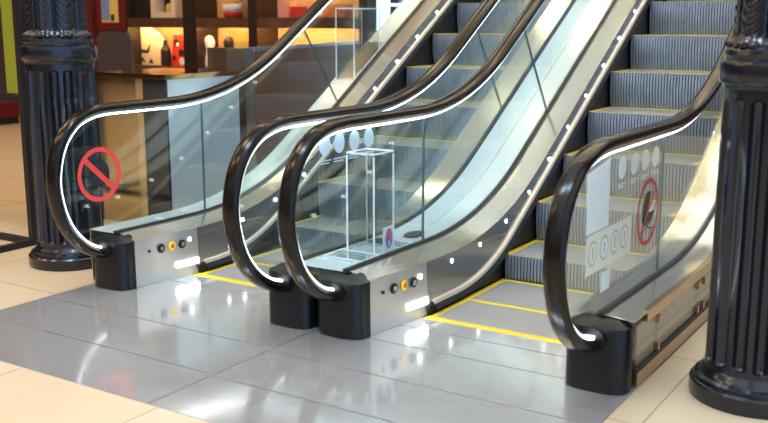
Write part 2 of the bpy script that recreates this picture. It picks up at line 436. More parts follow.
def skirt_details(r, X, s, fd, bc, lights, buttons=True):
    """row of skirt lights; button cluster and comb lamp on the front panel"""
    def at(y, f):
        zt = zat(fd, y); zb = zat(bc, y) if y > .4555 else .001
        xt, xb = flare(y, .128, .172), flare(y, .130, .188)
        return (X + s * (xt + (xb - xt) * f + .0025), zt + (zb - zt) * f)
    for y, z in lights:
        zt = zat(fd, y); zb = zat(bc, y); f = min(max((zt - z) / (zt - zb), .12), .7)
        x, zz = at(y, f)
        a = Art(x + s * .0015, y, zz); a.disc(0, 0, .0125, n=20); 
        o = a.done('skirt_light', 'dot', r); md = o.modifiers.new('t', 'SOLIDIFY'); md.thickness = .004
    if not buttons: return
    def button(y, z, r0, ms, name, label):
        x = X + s * (flare(y, .13, .18) + .004)
        bm = bmesh.new()
        lathe(bm, [(r0, 0), (r0, .006), (r0 * .86, .009), (r0 * .52, .009), (r0 * .5, .0105)], 24)
        for f in bm.faces: f.material_index = 0
        top = [f for f in bm.faces if f.calc_center_median().z > .0095]
        for f in top: f.material_index = 1
        bmesh.ops.rotate(bm, verts=bm.verts, cent=(0, 0, 0), matrix=Matrix.Rotation(s * pi / 2, 3, 'Y'))
        bmesh.ops.translate(bm, verts=bm.verts, vec=(x - s * .003, y, z))
        smooth_angle(obj(name, bm, ms, r, label=label), 40)
    button(.196, .192, .026, ['black', 'guide'], 'key_switch', 'black ringed key switch')
    button(.264, .194, .026, ['yellow', 'red'], 'stop_button', 'red stop button in a yellow ring')
    button(.333, .194, .026, ['black', 'guide'], 'key_switch', 'black ringed key switch')
    button(.115, .190, .008, ['black', 'black'], 'screw_hole', None)
    # comb lamp
    bm = bmesh.new()
    P = []
    rows = []
    for y in (.285, .33, .38, .42, .445):
        x = X + s * (flare(y, .130, .187) + .006)
        rows.append([(x + s * .0, y, .064), (x - s * .001, y, .094)])
    grid(bm, rows)
    o = obj('comb_lamp', bm, 'lamp', r, label='glowing white comb lamp'); md = o.modifiers.new('t', 'SOLIDIFY'); md.thickness = .006

# ------------------------------------------------------------------ steps
TD, RS = .395, .241
def step_mesh(w, depth, rh=.27, pitch=.0195):
    """local: x 0..w, nose at y=0, tread at z=0"""
    bm = bmesh.new()
    n = int(w / pitch); p = w / n
    prof = [(-.004, -.002), (-.006, -.02), (-.008, -.07), (-.006, -.12), (.002, -.17), (.014, -.22), (.026, -rh)]
    cols = []
    for i in range(n):
        for (u, d) in ((0, .010), (.2, .010), (.28, 0), (.92, 0)):
            cols.append((i * p + u * p, d))
    cols.append((w, .010))
    V = [[bm.verts.new((x, y + d, z)) for (x, d) in cols] for (y, z) in prof]
    for a, b in zip(V, V[1:]):
        for k in range(len(cols) - 1):
            f = bm.faces.new((a[k], a[k + 1], b[k + 1], b[k])); f.material_index = 1 if k % 4 in (0, 2) and False else (2 if k % 4 == 0 else 1)
    # tread with fine slots running front to back
    q = 3
    T = [[bm.verts.new((x, y, -.0015 if d > 0 and 0 < j else 0)) for (x, d) in cols] for j, y in enumerate((-.004, .012, depth))]
    for a, b in zip(T, T[1:]):
        for k in range(len(cols) - 1):
            f = bm.faces.new((a[k], b[k], b[k + 1], a[k + 1])); f.material_index = 0
    # close nose
    for k in range(len(cols) - 1):
        bm.faces.new((V[0][k], T[0][k], T[0][k + 1], V[0][k + 1])).material_index = 0
    # side cheeks
    for xx in (0, w):
        c = [bm.verts.new((xx, y + .010, z)) for y, z in prof] + [bm.verts.new((xx, depth, -rh)), bm.verts.new((xx, depth, 0)), bm.verts.new((xx, -.004, 0))]
        bm.faces.new(c).material_index = 2
    return bm

def edge_mesh(w, depth):
    bm = bmesh.new(); t = .0022
    box(bm, 0, .030, 0, depth, -.002, t); box(bm, w - .030, w, 0, depth, -.002, t)
    box(bm, .030, w - .030, depth - .034, depth - .004, -.002, t)
    box(bm, .030, w - .030, -.005, .003, -.004, .0012, 1)
    return bm

STEPW = W - 2 * .206
proto = {}
def steps(parent, x0, plan):
    for (y, z, depth) in plan:
        key = round(depth, 3)
        if key not in proto:
            a = obj('step', step_mesh(STEPW, depth), ['tread', 'riser', 'groove'], parent)
            e = obj('safety_edge', edge_mesh(STEPW, depth), ['yellow', 'yellow_muted'], a, label='yellow safety edge of the step')
            proto[key] = (a, e); o = a
        else:
            a, e = proto[key]
            o = a.copy(); COL.objects.link(o); o.parent = parent
            c = e.copy(); COL.objects.link(c); c.parent = o
        o.location = (x0, y, z)

def step_plan(dy):
    pl = [(.425, 0.0, .40), (.82, .002, .455), (1.285 + dy * .3, .146, .42), (1.69 + dy * .7, .380, .42)]
    for k in range(12): pl.append((2.085 + dy + k * TD, .617 + k * RS, .42))
    return pl

# ------------------------------------------------------------------ build the two escalators
LEFT = thing('escalator', 'left steel escalator of the pair, beside the polished bronze and wood counters', 'escalator')
RIGHT = thing('escalator', 'right steel escalator of the pair, with brass side rails beside a column', 'escalator')
SH = {'A': (-.18, .375, .975), 'B': (-.05, .43, .98), 'C': (0, .415, .98), 'D': (.15, .49, .969)}
bals = {}
for key, par, X, s, nm in (('A', LEFT, XA, 1, 'left'), ('B', LEFT, XB, -1, 'right'), ('C', RIGHT, XC, 1, 'left'), ('D', RIGHT, XD, -1, 'right')):
    dy, ext, top = SH[key]
    bals[key] = balustrade(par, X, s, dy, ext, top, 'balustrade', nm + ' balustrade with glass and black handrail')
LT = [(.393, .236), (.711, .232), (1.032, .265), (1.352, .351), (1.655, .489), (1.941, .657), (2.221, .841), (2.515, 1.02), (2.819, 1.204), (3.112, 1.391), (3.416, 1.582), (3.72, 1.77), (4.02, 1.95), (4.32, 2.13), (4.62, 2.32)]
for key, X, s in (('A', XA, 1), ('B', XB, -1), ('C', XC, 1), ('D', XD, -1)):
    dy = SH[key][0]; r, dk, fd, bc = bals[key]
    lt = [(y + (dy if y > .8 else 0), z) for y, z in LT]
    lt = [(y, zat(fd, y) - .045) for y, z in lt]
    skirt_details(r, X, s, fd, bc, lt)
steps(LEFT, XA + .206, step_plan(-.14))
steps(RIGHT, XC + .206, step_plan(0.02))

# landing plates, comb plates, light-blocking pans
def plate(x0, x1, y0, y1, parent, g=.0045):
    bm = bmesh.new(); box(bm, x0 + g, x1 - g, y0 + g, y1 - g, -.03, 0.0)
    return obj('landing_plate', bm, 'plate', parent)
PX0, PXM, PX1 = -.15, (XB + XC) / 2, 2.925
for (x0, x1, ys, par) in ((PX0, PXM, (-1.12, -.745, -.362, .24), LEFT), (PXM, PX1, (-1.12, -.757, -.39, -.005, .24), RIGHT)):
    for a, b in zip(ys, ys[1:]): plate(x0, x1, a, b, par)
for X0, par in ((XA, LEFT), (XC, RIGHT)):
    bm = bmesh.new(); box(bm, X0 + .02, X0 + W - .02, .243, .405, -.03, 0.001)
    obj('comb_plate', bm, 'plate', par, label='steel comb plate')
    bm = bmesh.new(); n = 40; x0 = X0 + .2; w = W - .4
    box(bm, x0, x0 + w, .395, .418, -.01, .004)
    for i in range(n):
        x = x0 + (i + .5) * w / n; box(bm, x - .005, x + .005, .418, .440, -.004, .0045)
    obj('comb', bm, 'yellow', par, label='yellow toothed comb')
    bm = bmesh.new(); box(bm, X0 - .1, X0 + W + .1, -1.1, 1.6, -.42, -.40)  # dark pan added to stop light leaking up between the steps
    rows = [[(X0 - .02, y, z), (X0 + W + .02, y, z)] for y, z in ((1.6, -.40), (YEND, -.40 + SL * (YEND - 1.6) - .25))]
    grid(bm, rows)
    obj('light_block_pan', bm, 'gasket', par, label='dark pan added below the steps to block light')

# outer decks and claddings
dkA = bals['A'][1]; ys = [y for y, z in dkA]
rows = [[(XA - .012, y, zat(dkA, y)), (XA - .20, y, zat(dkA, y))] for y in ys if y >= 0]
sheet('outer_deck', rows, 'outer_deck', LEFT, .004, label='pale steel outer deck beside the glass')
rows = [[(XA - .20, y, zat(dkA, y)), (XA - .20, y, max(0.0, zat(dkA, y) - 1.2) + .002)] for y in ys if y >= 0]
sheet('side_cladding', rows, 'steel', LEFT, .004)
# deck between the two middle panes
dB, dC = bals['B'][1], bals['C'][1]
ysb = sorted(set([round(y, 3) for y, z in dB + dC if y >= 0]))
bm = bmesh.new()
XM = (XB + XC) / 2
rows = [[(XB + .0145, y, zat(dB, y)), (XM - .002, y, (zat(dB, y) + zat(dC, y)) / 2)] for y in ysb]
sheet('middle_deck', rows, 'outer_deck', LEFT, .004, label='pale half of the deck between the two middle glass panels')
rows = [[(XM + .002, y, (zat(dB, y) + zat(dC, y)) / 2), (XC - .0145, y, zat(dC, y))] for y in ysb]
sheet('middle_deck', rows, 'outer_deck', RIGHT, .004, label='pale half of the deck between the two middle glass panels')
# right-hand outer side: brass rails and low cladding glass
dkD = bals['D'][1]
yd = [y for y, z in dkD if y >= 0]
rows = [[(XD + .012, y, zat(dkD, y)), (XD + .137, y, zat(dkD, y) - .008)] for y in yd]
sheet('outer_deck', rows, 'deck_steel', RIGHT, .004, label='steel outer deck beside the glass')
bm = bmesh.new(); sweep(bm, [(y, z - .008) for y, z in dkD if y >= .05], [(-.02, -.040), (-.02, .004), (.006, .004), (.006, -.040)], XD + .134)
obj('top_rail', bm, 'brass', RIGHT, label='brass rail along the outer deck')
bm = bmesh.new(); box(bm, XD + .110, XD + .142, .05, YEND, 0, .062); obj('kick_rail', bm, 'brass', RIGHT, label='brass kick rail at floor level')
bm = bmesh.new(); box(bm, XD + .112, XD + .136, .05, YEND, .062, .075); obj('kick_seal', bm, 'gasket', RIGHT)
for (a, b) in ((.06, .33), (.336, .95), (.956, 2.0), (2.006, 4.0), (4.006, YEND)):
    yy = [a] + [y for y in yd if a < y < b] + [b]
    bm = bmesh.new(); prism_x(bm, [(a, .07), (b, .07)] + [(y, zat(dkD, y) - .045) for y in yy[::-1]], XD + .120, XD + .128)
    obj('cladding_glass', bm, 'clad_glass', RIGHT, label='glass side cladding over the floor')
for y in (.333, .953, 1.05):
    for z in (.095, .215):
        bm = bmesh.new(); box(bm, XD + .126, XD + .14, y - .012, y + .012, z - .016, z + .016)
        obj('glass_clip', bm, 'brass', RIGHT, label='brass glass clip')
bm = bmesh.new()
rows = [[(XD + .02, y, zat(dkD, y) - .02), (XD + .02, y, 0.0)] for y in yd]
sheet('inner_cladding', rows, 'steel', RIGHT, .004)

# ------------------------------------------------------------------ stickers on the glass
def stroller(a, k, ink=1, lift=.0004):
    a.poly([(0, 0)] + [(.055 * k * cos(radians(t)) + .0, .055 * k * sin(radians(t)) * 1.15) for t in range(-30, 115, 12)], ink, lift)          # hood
    a.poly([(-.07 * k, -.005), (.0, -.005), (.055 * k, -.03), (.03 * k, -.055), (-.035 * k, -.05)], ink, lift)            # basket
    a.line((-.07 * k, -.005), (-.078 * k, .03), .008, ink, lift)
    a.line((-.03 * k, -.05), (.05 * k, -.085), .006, ink, lift); a.line((.03 * k, -.05), (-.04 * k, -.085), .006, ink, lift)
    a.ring(-.045 * k, -.093, .012, .018, ink, lift, 20); a.ring(.052 * k, -.093, .012, .018, ink, lift, 20)

rA, rC, rD = bals['A'][0], bals['C'][0], bals['D'][0]
a = Art(XA + .0056, -.09, .637); a.ring(0, 0, .122, .147, 0, .0006)
a.line((-.095, .088), (.095, -.088), .030, 0, .0007); stroller(a, 1.25)
a.done('no_stroller_sticker', ['red', 'ink'], rA, 'red ring sticker crossing out a black stroller')
a = Art(XD + .0056, .517, .628, -1); a.ring(0, 0, .128, .148, 0, .0006)
a.line((-.092, .092), (.092, -.092), .017, 0, .0007); stroller(a, 1.45)
a.done('no_stroller_sticker', ['dark_red', 'ink'], rD, 'dark red ring sticker crossing out a black stroller')
# tall pale notice and lower notice with circles
a = Art(XD + .0056, 0, 0); a.poly([(-.222, .657), (.022, .657), (.012, .925), (-.235, .89)], 0)
a.line((-.10, .70), (.0, .70), .012, 1, .0005); a.line((-.10, .685), (-.01, .685), .006, 1, .0005)
a.done('notice_sheet', ['paper', 'paper2'], rD, 'tall pale green notice sheet on the glass')
a = Art(XD + .0056, 0, 0); a.poly([(-.215, .650), (.30, .650), (.30, .495), (-.215, .495)], 0)
for i, u in enumerate((-.145, -.02, .10, .215)):
    a.disc(u, .575, .048, .050, 1, .0005); a.disc(u, .575, .040, .042, 0 if i % 2 == 0 else 2, .0008)
    a.disc(u, .590, .010, None, 1, .0012, 12); a.line((u, .58), (u + .004, .552), .014, 1, .0012)
a.done('rules_sticker', ['paper2', 'paper3', 'paper'], rD, 'pale notice sticker with four grey circles')
a = Art(XD + .0056, 0, 0); a.poly([(-.04, .395), (.06, .395), (.06, .475), (-.04, .475)], 0); a.done('corner_sticker', 'paper', rD, 'small pale green sticker low on the glass')
for i, (u, c) in enumerate(((.155, 'paper'), (.305, 'paper2'), (.445, 'paper2'), (.590, 'paper2'))):
    a = Art(XD + .0056, u, .868 - .002 * i); a.disc(0, 0, .048, .046, 0)
    a.line((-.045, -.066), (.045, -.066), .006, 0); a.line((-.045, -.078), (.025, -.078), .006, 0)
    a.done('round_sticker', c, rD, 'pale round sticker over two lines of small print')
for i, u in enumerate((-.155, -.045, .075, .195)):
    a = Art(XC + .0056, u, .905); a.disc(0, 0, .042, .046, 0)
    a.line((-.045, -.068), (.045, -.068), .005, 0); a.line((-.045, -.080), (.03, -.080), .005, 0)
    a.done('round_sticker', 'dot_blue', rC, 'pale blue round sticker over two lines of small print')

# ------------------------------------------------------------------ clear acrylic barriers
def acrylic(name, label, x0, x1, y0, y1, zf, ztop, foot):
    """zf: function y -> deck height"""
    cx, cy = (x0 + x1) / 2, (y0 + y1) / 2
    t = thing(name, label, 'barrier', (cx, cy, zf(cy)), 'clear acrylic barriers')
    L = lambda x, y, z: (x - cx, y - cy, z - zf(cy))
    def put(nm, bm, m, lb=None):
        bmesh.ops.translate(bm, verts=bm.verts, vec=(-cx, -cy, -zf(cy))); return obj(nm, bm, m, t, label=lb)
    th = .008
    for nm, (a0, a1, b0, b1) in (('side_sheet', (x0, x0 + th, y0, y1)), ('side_sheet', (x1 - th, x1, y0, y1)), ('end_sheet', (x0 + th, x1 - th, y0, y0 + th)), ('end_sheet', (x0 + th, x1 - th, y1 - th, y1))):
        bm = bmesh.new()
        vs = box(bm, a0, a1, b0, b1, 0, ztop)
        for v in vs:
            if v.co.z < .01: v.co.z = zf(v.co.y) + .010
        put(nm, bm, 'acrylic')
    bm = bmesh.new(); box(bm, x0 - .004, x1 + .004, y0 - .004, y1 + .004, ztop, ztop + .012); put('top_sheet', bm, 'acrylic')
    bm = bmesh.new()
    e = .0075
    for x in (x0, x1):
        for y in (y0, y1): bar(bm, (x, y, zf(y) + .01), (x, y, ztop), e)
    for z in (ztop + .012,):
        for x in (x0, x1): bar(bm, (x, y0, z), (x, y1, z), e)
        for y in (y0, y1): bar(bm, (x0, y, z), (x1, y, z), e)
    put('edge_glint', bm, 'acrylic_glint', 'white bars painting light caught by the sheet edges')
    for (f0, f1, g0, g1) in foot:
        bm = bmesh.new(); vs = box(bm, f0, f1, g0, g1, 0, .008)
        for v in vs: v.co.z += zf(v.co.y) + .003
        put('foot_plate', bm, 'acrylic')
        bm = bmesh.new()
        c = [(f0, g0), (f1, g0), (f1, g1), (f0, g1)]
        for (p, q) in zip(c, c[1:] + c[:1]): bar(bm, (*p, zf(p[1]) + .009), (*q, zf(q[1]) + .009), e)
        put('edge_glint', bm, 'acrylic_glint')
    return t
zC = lambda y: zat(dC, y)
zA = lambda y: zat(dkA, y)
acrylic('acrylic_barrier', 'clear acrylic barrier box standing on the level deck between the two middle handrails', XB + .079, XC - .058, .335, .515, zC, .79, [(XB + .05, XC - .02, .17, .33), (XB + .05, XC - .02, .52, .65)])
acrylic('acrylic_barrier', 'clear acrylic barrier on the sloping outer deck of the left escalator, before the shop shelves', XA - .19, XA - .03, 2.38, 2.72, zA, 1.52, [(XA - .195, XA - .025, 2.30, 2.80)])
bm = bmesh.new()
box(bm, -.0015, .0015, -.052, .052, 0, .120)
a = thing('small_sign', 'small white sign with a red and violet oval in front of the clear barrier box', 'sign', (XC - .032, .43, .312))
obj('sign_plate', bm, 'white', a)
ar = Art(.0022, 0, .06); ar.disc(0, 0, .034, .052, 0); ar.disc(0, .020, .022, .026, 1, .0006); ar.line((0, -.015), (0, -.042), .010, 2, .0006)
ar.done('sign_emblem', ['violet', 'red', 'white'], a, 'violet oval with a red disc')
bm = bmesh.new(); lathe(bm, [(.001, 0), (.06, 0), (.062, .004), (.05, .010), (.03, .012), (.001, .012)], 32)
o = obj('deck_plug', bm, 'black', None); o.location = (XC - .12, .83, .304); o.scale = (.75, 1.25, 1)
tag(o, 'black oval cap on the pale deck past the clear barrier box', 'cap')

# ------------------------------------------------------------------ fluted columns
def column(loc, label, rot=0):
    t = thing('fluted_column', label, 'column', loc, 'fluted cast iron columns')
    t.rotation_euler.z = rot
    R = .195
    bm = bmesh.new()
    lathe(bm, [(R + .053, 0), (R + .055, .006), (R + .055, .062), (R + .049, .069), (R + .042, .071), (R + .041, .079), (R + .038, .086), (R + .022, .094), (R + .020, .098), (R + .013, .108), (R + .004, .119), (R, .126)], 96)
    smooth_angle(obj('base', bm, 'iron', t), 30)
    NF = 16
    def flute(r, z, a):
        f = abs(((a * NF / (2 * pi)) % 1) - .5) * 2          # 0 at flute centre
        w = .66
        if f > w: return r
        d = sqrt(max(0, 1 - (f / w) ** 2)) * .026
        z0, z1 = .145, 1.165                                   # rounded flute ends
        e = min(z - z0, z1 - z)
        if e <= 0: return r
        cap = .022; 
        if e < cap:
            lim = sqrt(max(0, 1 - (1 - e / cap) ** 2))
            if f / w > lim: return r
            d *= lim
        return r - d
    zs = [.12, .14, .145, .148, .152, .158, .167] + [.167 + i * .976 / 8 for i in range(1, 9)] + [1.152, 1.158, 1.162, 1.165, 1.175, 1.20]
    bm = bmesh.new(); lathe(bm, [(R, z) for z in sorted(set(zs))], NF * 14, flute, cap=False)
    smooth_angle(obj('fluted_shaft', bm, 'iron', t), 50)
    bm = bmesh.new()
    lathe(bm, [(R - .01, 1.195), (R + .004, 1.20), (R + .006, 1.212), (R + .016, 1.220), (R + .021, 1.233), (R + .021, 1.285), (R + .016, 1.297), (R + .002, 1.305), (R + .002, 1.312), (R + .006, 1.325), (R + .002, 1.340), (R - .016, 1.350), (R - .035, 1.36)], 96)
    smooth_angle(obj('collar', bm, 'iron', t), 30)
    # acanthus ornament: overlapping leaf rows in relief
    def leaf(r, z, a):
        h = z - 1.355
        k = 7
        u = ((a * k / (2 * pi)) % 1) - .5
        base = .012 * (1 - min(abs(u) * 2, 1) ** 2)
        scal = .0065 * (.5 + .5 * sin((h - u * u * .34) * 2 * pi / .042)) * (1 - abs(u) * 1.2)
        rib = .008 * max(0, 1 - abs(u) * 14)
        grv = -.010 * max(0, 1 - (.5 - abs(u)) * 16)
        foot = .030 * math.exp(-(h / .022) ** 2) * (.55 + .45 * abs(cos(a * 14)))
        return r + base + scal + rib + grv + foot
    bm = bmesh.new()
    pr = []
    z = 1.350
    while z < 2.05: pr.append((R - .046 - .006 * min(1, (z - 1.35) / .5), z)); z += .009
    lathe(bm, pr, 192, leaf, cap=False)
    smooth_angle(obj('leaf_ornament', bm, 'iron', t, label='cast leaf relief above the collar'), 60)
    bm = bmesh.new(); lathe(bm, [(R - .03, 2.04), (R + .015, 2.05), (R + .02, 2.09), (R - .02, 2.10), (R - .03, 2.12), (R - .035, 5.40), (R + .03, 5.45), (R + .05, 5.499)], 64)
    smooth_angle(obj('upper_shaft', bm, 'iron', t), 30)
    return t
column((-.655, .235, 0), 'black fluted iron column beside the black frame stand, left of both escalators', .1)
column((3.335, .23, 0), 'black fluted iron column at the right edge, beside the brass railed side of the escalator', .05)

# ------------------------------------------------------------------ black frame stand with lime banner
t = thing('banner_stand', 'black square tube stand holding a lime green banner beside the fluted column', 'stand', (-1.465, .40, 0))
p = .042
x1, x0 = .235, -.95
for x in (x1, x0):
    bm = bmesh.new(); box(bm, x - p / 2, x + p / 2, -p / 2, p / 2, 0, 2.2); obj('post', bm, 'black_metal', t)
for z in (.955, 2.18):
    bm = bmesh.new(); box(bm, x0 + p / 2, x1 - p / 2, -p / 2, p / 2, z - .022, z + .022); obj('cross_bar', bm, 'black_metal', t)
for x in (x1, x0):
    bm = bmesh.new(); box(bm, x - p / 2, x + p / 2, -.50, -p / 2, 0, .04); obj('foot', bm, 'black_metal', t)
bm = bmesh.new(); box(bm, x0 + p / 2, x1 - p / 2, -.02, .02, .0, .04); obj('bottom_bar', bm, 'black_metal', t)
bm = bmesh.new(); box(bm, .075, .205, .0, .012, .985, 2.15); obj('banner', bm, 'lime', t, label='lime green banner strip')
bm = bmesh.new(); box(bm, x0 + .03, .072, .002, .010, .985, 2.15); obj('backing_board', bm, 'dark_wood', t, label='dark backing board')

# ------------------------------------------------------------------ counters behind the left escalator
t = thing('mirror_counter', 'low polished bronze and silver clad counter behind the left glass balustrade', 'counter', (-1.18, 1.9, 0))
def loc(bm, o): bmesh.ops.translate(bm, verts=bm.verts, vec=(-o[0], -o[1], -o[2])); return bm
O = (-1.18, 1.9, 0)
x0, x1, y0, y1, h = -1.555, -.805, 1.225, 1.98, 1.08
bm = bmesh.new()
obj_front = ((x0, x0 + .07, 'dark_reflection', 'dark reflection painted on the bronze front'), (x0 + .07, x0 + .46, 'bronze_mirror', 'polished bronze front panel'), (x0 + .46, x0 + .53, 'pale_reflection', 'pale reflection painted on the bronze front'), (x0 + .53, x1, 'dark_reflection', 'dark reflection painted on the bronze front'))  # dark and pale strips paint the reflections in one bronze front
bm.free()
for a, b, m_, lb in obj_front:
    bm = bmesh.new(); box(bm, a + .001, b - .001, y0, y0 + .02, 0, h - .035); obj('front_panel', loc(bm, O), m_, t, label=lb)
bm = bmesh.new(); box(bm, x1 - .02, x1, y0 + .021, y1, 0, h - .035); obj('side_cladding', loc(bm, O), 'silver_mirror', t, label='polished silver side panel with a painted blue reflection')
bm = bmesh.new(); box(bm, x0, x1 - .021, y0 + .021, y1, 0, h - .036); obj('body', loc(bm, O), 'dark_wood', t)
bm = bmesh.new(); box(bm, x0 - .01, x1 + .006, y0 - .01, y1, h - .034, h); obj('top', loc(bm, O), 'bronze_mirror', t, label='mirror polished top')

def poly_wall(bm, pts, z0, z1, mi=0): prism_z(bm, pts, z0, z1, mi)
P0, P1, P2 = (-1.78, 2.72), (-1.20, 2.52), (-2.06, 5.47)
P1b = (P1[0] - .16 * .40 - .0, P1[1] + .0)
t = thing('wood_counter', 'tall dark wood clad counter with steel edge behind the polished counter', 'counter', (-1.6, 3.4, 0))
O = (-1.6, 3.4, 0)
d = Vector((P2[0] - P1[0], P2[1] - P1[1])).normalized()
w = Vector((-d.y, d.x))                     # to the left of the run
A1 = Vector(P1); A2 = Vector(P2)
bm = bmesh.new(); q = [A1 + d * .18, A2, A2 + w * .12, A1 + d * .18 + w * .12]; prism_z(bm, [tuple(v) for v in q], 0, 1.19)
obj('side_panel', loc(bm, O), 'wood_grey', t, label='smoked wood panelling')
bm = bmesh.new(); q = [A1, A1 + d * .178, A1 + d * .178 + w * .16, A1 + w * .16]; prism_z(bm, [tuple(v) for v in q], 0, 1.222)
obj('corner_post', loc(bm, O), 'steel_trim', t, label='brushed steel corner post')
bm = bmesh.new(); q = [A1 + w * .162 + d * .01, A1 + w * .162 + d * .176, A1 + w * .34 + d * .176, A1 + w * .34 + d * .01]; prism_z(bm, [tuple(v) for v in q], 0, 1.225)
obj('end_panel', loc(bm, O), 'wood', t, label='dark brown wood end panel')
bm = bmesh.new(); q = [A1 + d * .182 - w * .006, A2 - w * .006, A2 + w * .12, A1 + d * .182 + w * .12]; prism_z(bm, [tuple(v) for v in q], 1.192, 1.222)
obj('top_trim', loc(bm, O), 'steel_trim', t, label='steel top trim')

# ------------------------------------------------------------------ shop shelves behind
YS = 5.6
t = thing('display_shelf', 'dark wood shop shelving with warm lit bays behind the counters', 'shelf', (-4.0, YS, 0))
O = (-4.0, YS, 0)
def part(nm, m, *b, label=None):
    bm = bmesh.new(); box(bm, *b); return obj(nm, loc(bm, O), m, t, label=label)
for a, b in ((-5.98, -5.86), (-4.86, -4.63), (-3.78, -3.64), (-2.16, -2.04)): part('upright', 'dark_wood', a, b, YS, YS + .40, 0, 2.9)
part('back_panel', 'shop_back', -5.98, -2.04, YS + .40, YS + .42, 0, 2.9, label='tan back panel')
bays = ((-5.86, -4.86), (-4.63, -3.78), (-3.64, -2.16))
for a, b in bays:
    part('shelf_board', 'wood', a, b, YS + .02, YS + .40, 1.40, 1.48)
    part('shelf_board', 'wood', a, b, YS + .02, YS + .40, .80, .86)
    part('shelf_board', 'wood', a, b, YS + .02, YS + .40, 2.10, 2.16)
    part('shelf_lamp', 'warm_led', a + .05, b - .05, YS + .08, YS + .11, 1.375, 1.40, label='warm light strip under the shelf board')
    part('shelf_lamp', 'warm_led', a + .05, b - .05, YS + .08, YS + .11, 2.085, 2.10, label='warm light strip under the shelf board')
    part('shelf_lip', 'wood', a, b, YS + .0, YS + .019, 1.355, 1.48); part('shelf_lip', 'wood', a, b, YS + .0, YS + .019, 2.06, 2.16)
    part('cabinet_front', 'dark_wood', a, b, YS + .02, YS + .04, .0, .80)

def item(name, label, cat, m, x, y, z, builder, group=None, ms=None):
    bm = bmesh.new(); builder(bm); o = obj(name, bm, ms or m, None); o.location = (x, y, z)
    tag(o, label, cat, group); return o
def rbox(w, d, h, mi=0): return lambda bm: box(bm, -w / 2, w / 2, -d / 2, d / 2, 0, h, mi)
# left bay lower shelf
t2 = thing('round_topped_board', 'cream round topped board with a black bird shape on the lit shelf', 'board', (-5.74, YS + .24, .86))
bm = bmesh.new(); prism = [(-.33, 0), (.30, 0), (.34, .12), (.30, .34), (.20, .44), (.05, .49), (-.20, .49), (-.33, .44)]
a_ = [bm.verts.new((x, -.012, z)) for x, z in prism]; b_ = [bm.verts.new((x, .012, z)) for x, z in prism]
bm.faces.new(a_); bm.faces.new(b_[::-1])
for i in range(len(prism)): bm.faces.new((a_[i], b_[i], b_[(i + 1) % 8], a_[(i + 1) % 8]))
obj('panel', bm, 'cream', t2)
bm = bmesh.new()
for pts in ([(-.20, .22), (-.02, .19), (.06, .30), (.03, .18), (.0, .15), (-.12, .16)], [(-.24, .27), (-.18, .22), (-.14, .23)], [(-.22, .02), (-.10, .10), (-.04, .02), (-.10, .05)], [(.0, .02), (.06, .09), (.10, .02)]):
    bm.faces.new([bm.verts.new((x, -.0135, z)) for x, z in pts])
obj('bird_shape', bm, 'item_black', t2, label='black bird shape')
item('black_bottle', 'black bottle between the cream board and the red bag', 'bottle', 'item_black', -5.385, YS + .20, .86, lambda bm: lathe(bm, [(.06, 0), (.065, .02), (.065, .2), (.03, .26), (.025, .33), (.001, .335)], 20))
t2 = thing('patterned_bag', 'red bag with black and white blobs beside the shelf upright', 'bag', (-5.14, YS + .28, .86))
bm = bmesh.new(); vs = box(bm, -.17, .16, -.06, .06, 0, .40)
for v in vs:
    if v.co.z > .2: v.co.x *= .8; v.co.y *= .6
obj('bag_body', bm, 'item_red', t2)
bm = bmesh.new()
for (u, v, r) in ((-.06, .30, .055), (.02, .17, .05), (-.11, .10, .035)): 
    bm.faces.new([bm.verts.new((u + r * cos(k * pi / 8), -.0615, v + r * sin(k * pi / 8))) for k in range(16)])
obj('black_blob', bm, 'item_black', t2)
bm = bmesh.new()
for (u, v, r) in ((-.04, .275, .025), (.03, .06, .05)):
    bm.faces.new([bm.verts.new((u + r * cos(k * pi / 8), -.0630, v + r * sin(k * pi / 8))) for k in range(16)])
obj('white_blob', bm, 'item_white', t2)
# left bay upper shelf
t2 = thing('toy_house', 'cream toy house with a dark opening on the upper shelf', 'toy', (-5.30, YS + .2, 1.48))
bm = bmesh.new(); box(bm, -.22, .22, -.10, .10, 0, .07); box(bm, -.22, -.12, -.10, .10, .07, .30); box(bm, .14, .22, -.10, .10, .07, .30); box(bm, -.22, .22, -.1, .1, .30, .38)
obj('house_body', bm, 'cream', t2)
bm = bmesh.new(); box(bm, -.12, .14, .05, .09, .07, .30); obj('opening', bm, 'dark_wood', t2)
bm = bmesh.new(); lathe(bm, [(.001, .07), (.03, .07), (.045, .12), (.03, .17), (.001, .19)], 16); o = obj('figure', bm, 'item_yellow', t2); o.location = (.03, -.02, 0)
item('black_box', 'black box at the left end of the upper shelf', 'box', 'item_black', -5.72, YS + .2, 1.48, rbox(.22, .2, .34))
# middle bay
t2 = thing('potted_plant', 'green plant in a white and red pot on the middle upper shelf', 'plant', (-4.17, YS + .18, 1.48))
bm = bmesh.new(); lathe(bm, [(.11, .0), (.125, .07), (.12, .075)], 24); obj('pot_base', bm, 'item_red', t2, True)
bm = bmesh.new(); lathe(bm, [(.122, .075), (.13, .16), (.12, .165)], 24); obj('pot_rim', bm, 'item_white', t2, True)
bm = bmesh.new()
for i in range(70):
    a = random.uniform(0, 2 * pi); r = random.uniform(.02, .26); z = random.uniform(.16, .46); l = random.uniform(.06, .11)
    c = Vector((cos(a) * r, sin(a) * min(r, .14), z)); dr = Vector((cos(a + random.uniform(-1, 1)), sin(a), random.uniform(-.3, .6))).normalized(); sd = dr.cross(Vector((random.uniform(-.4, .4), 0, 1))).normalized()
    bm.faces.new([bm.verts.new(p) for p in (c, c + dr * l * .5 + sd * l * .28, c + dr * l, c + dr * l * .5 - sd * l * .28)])
obj('foliage', bm, 'item_green', t2)
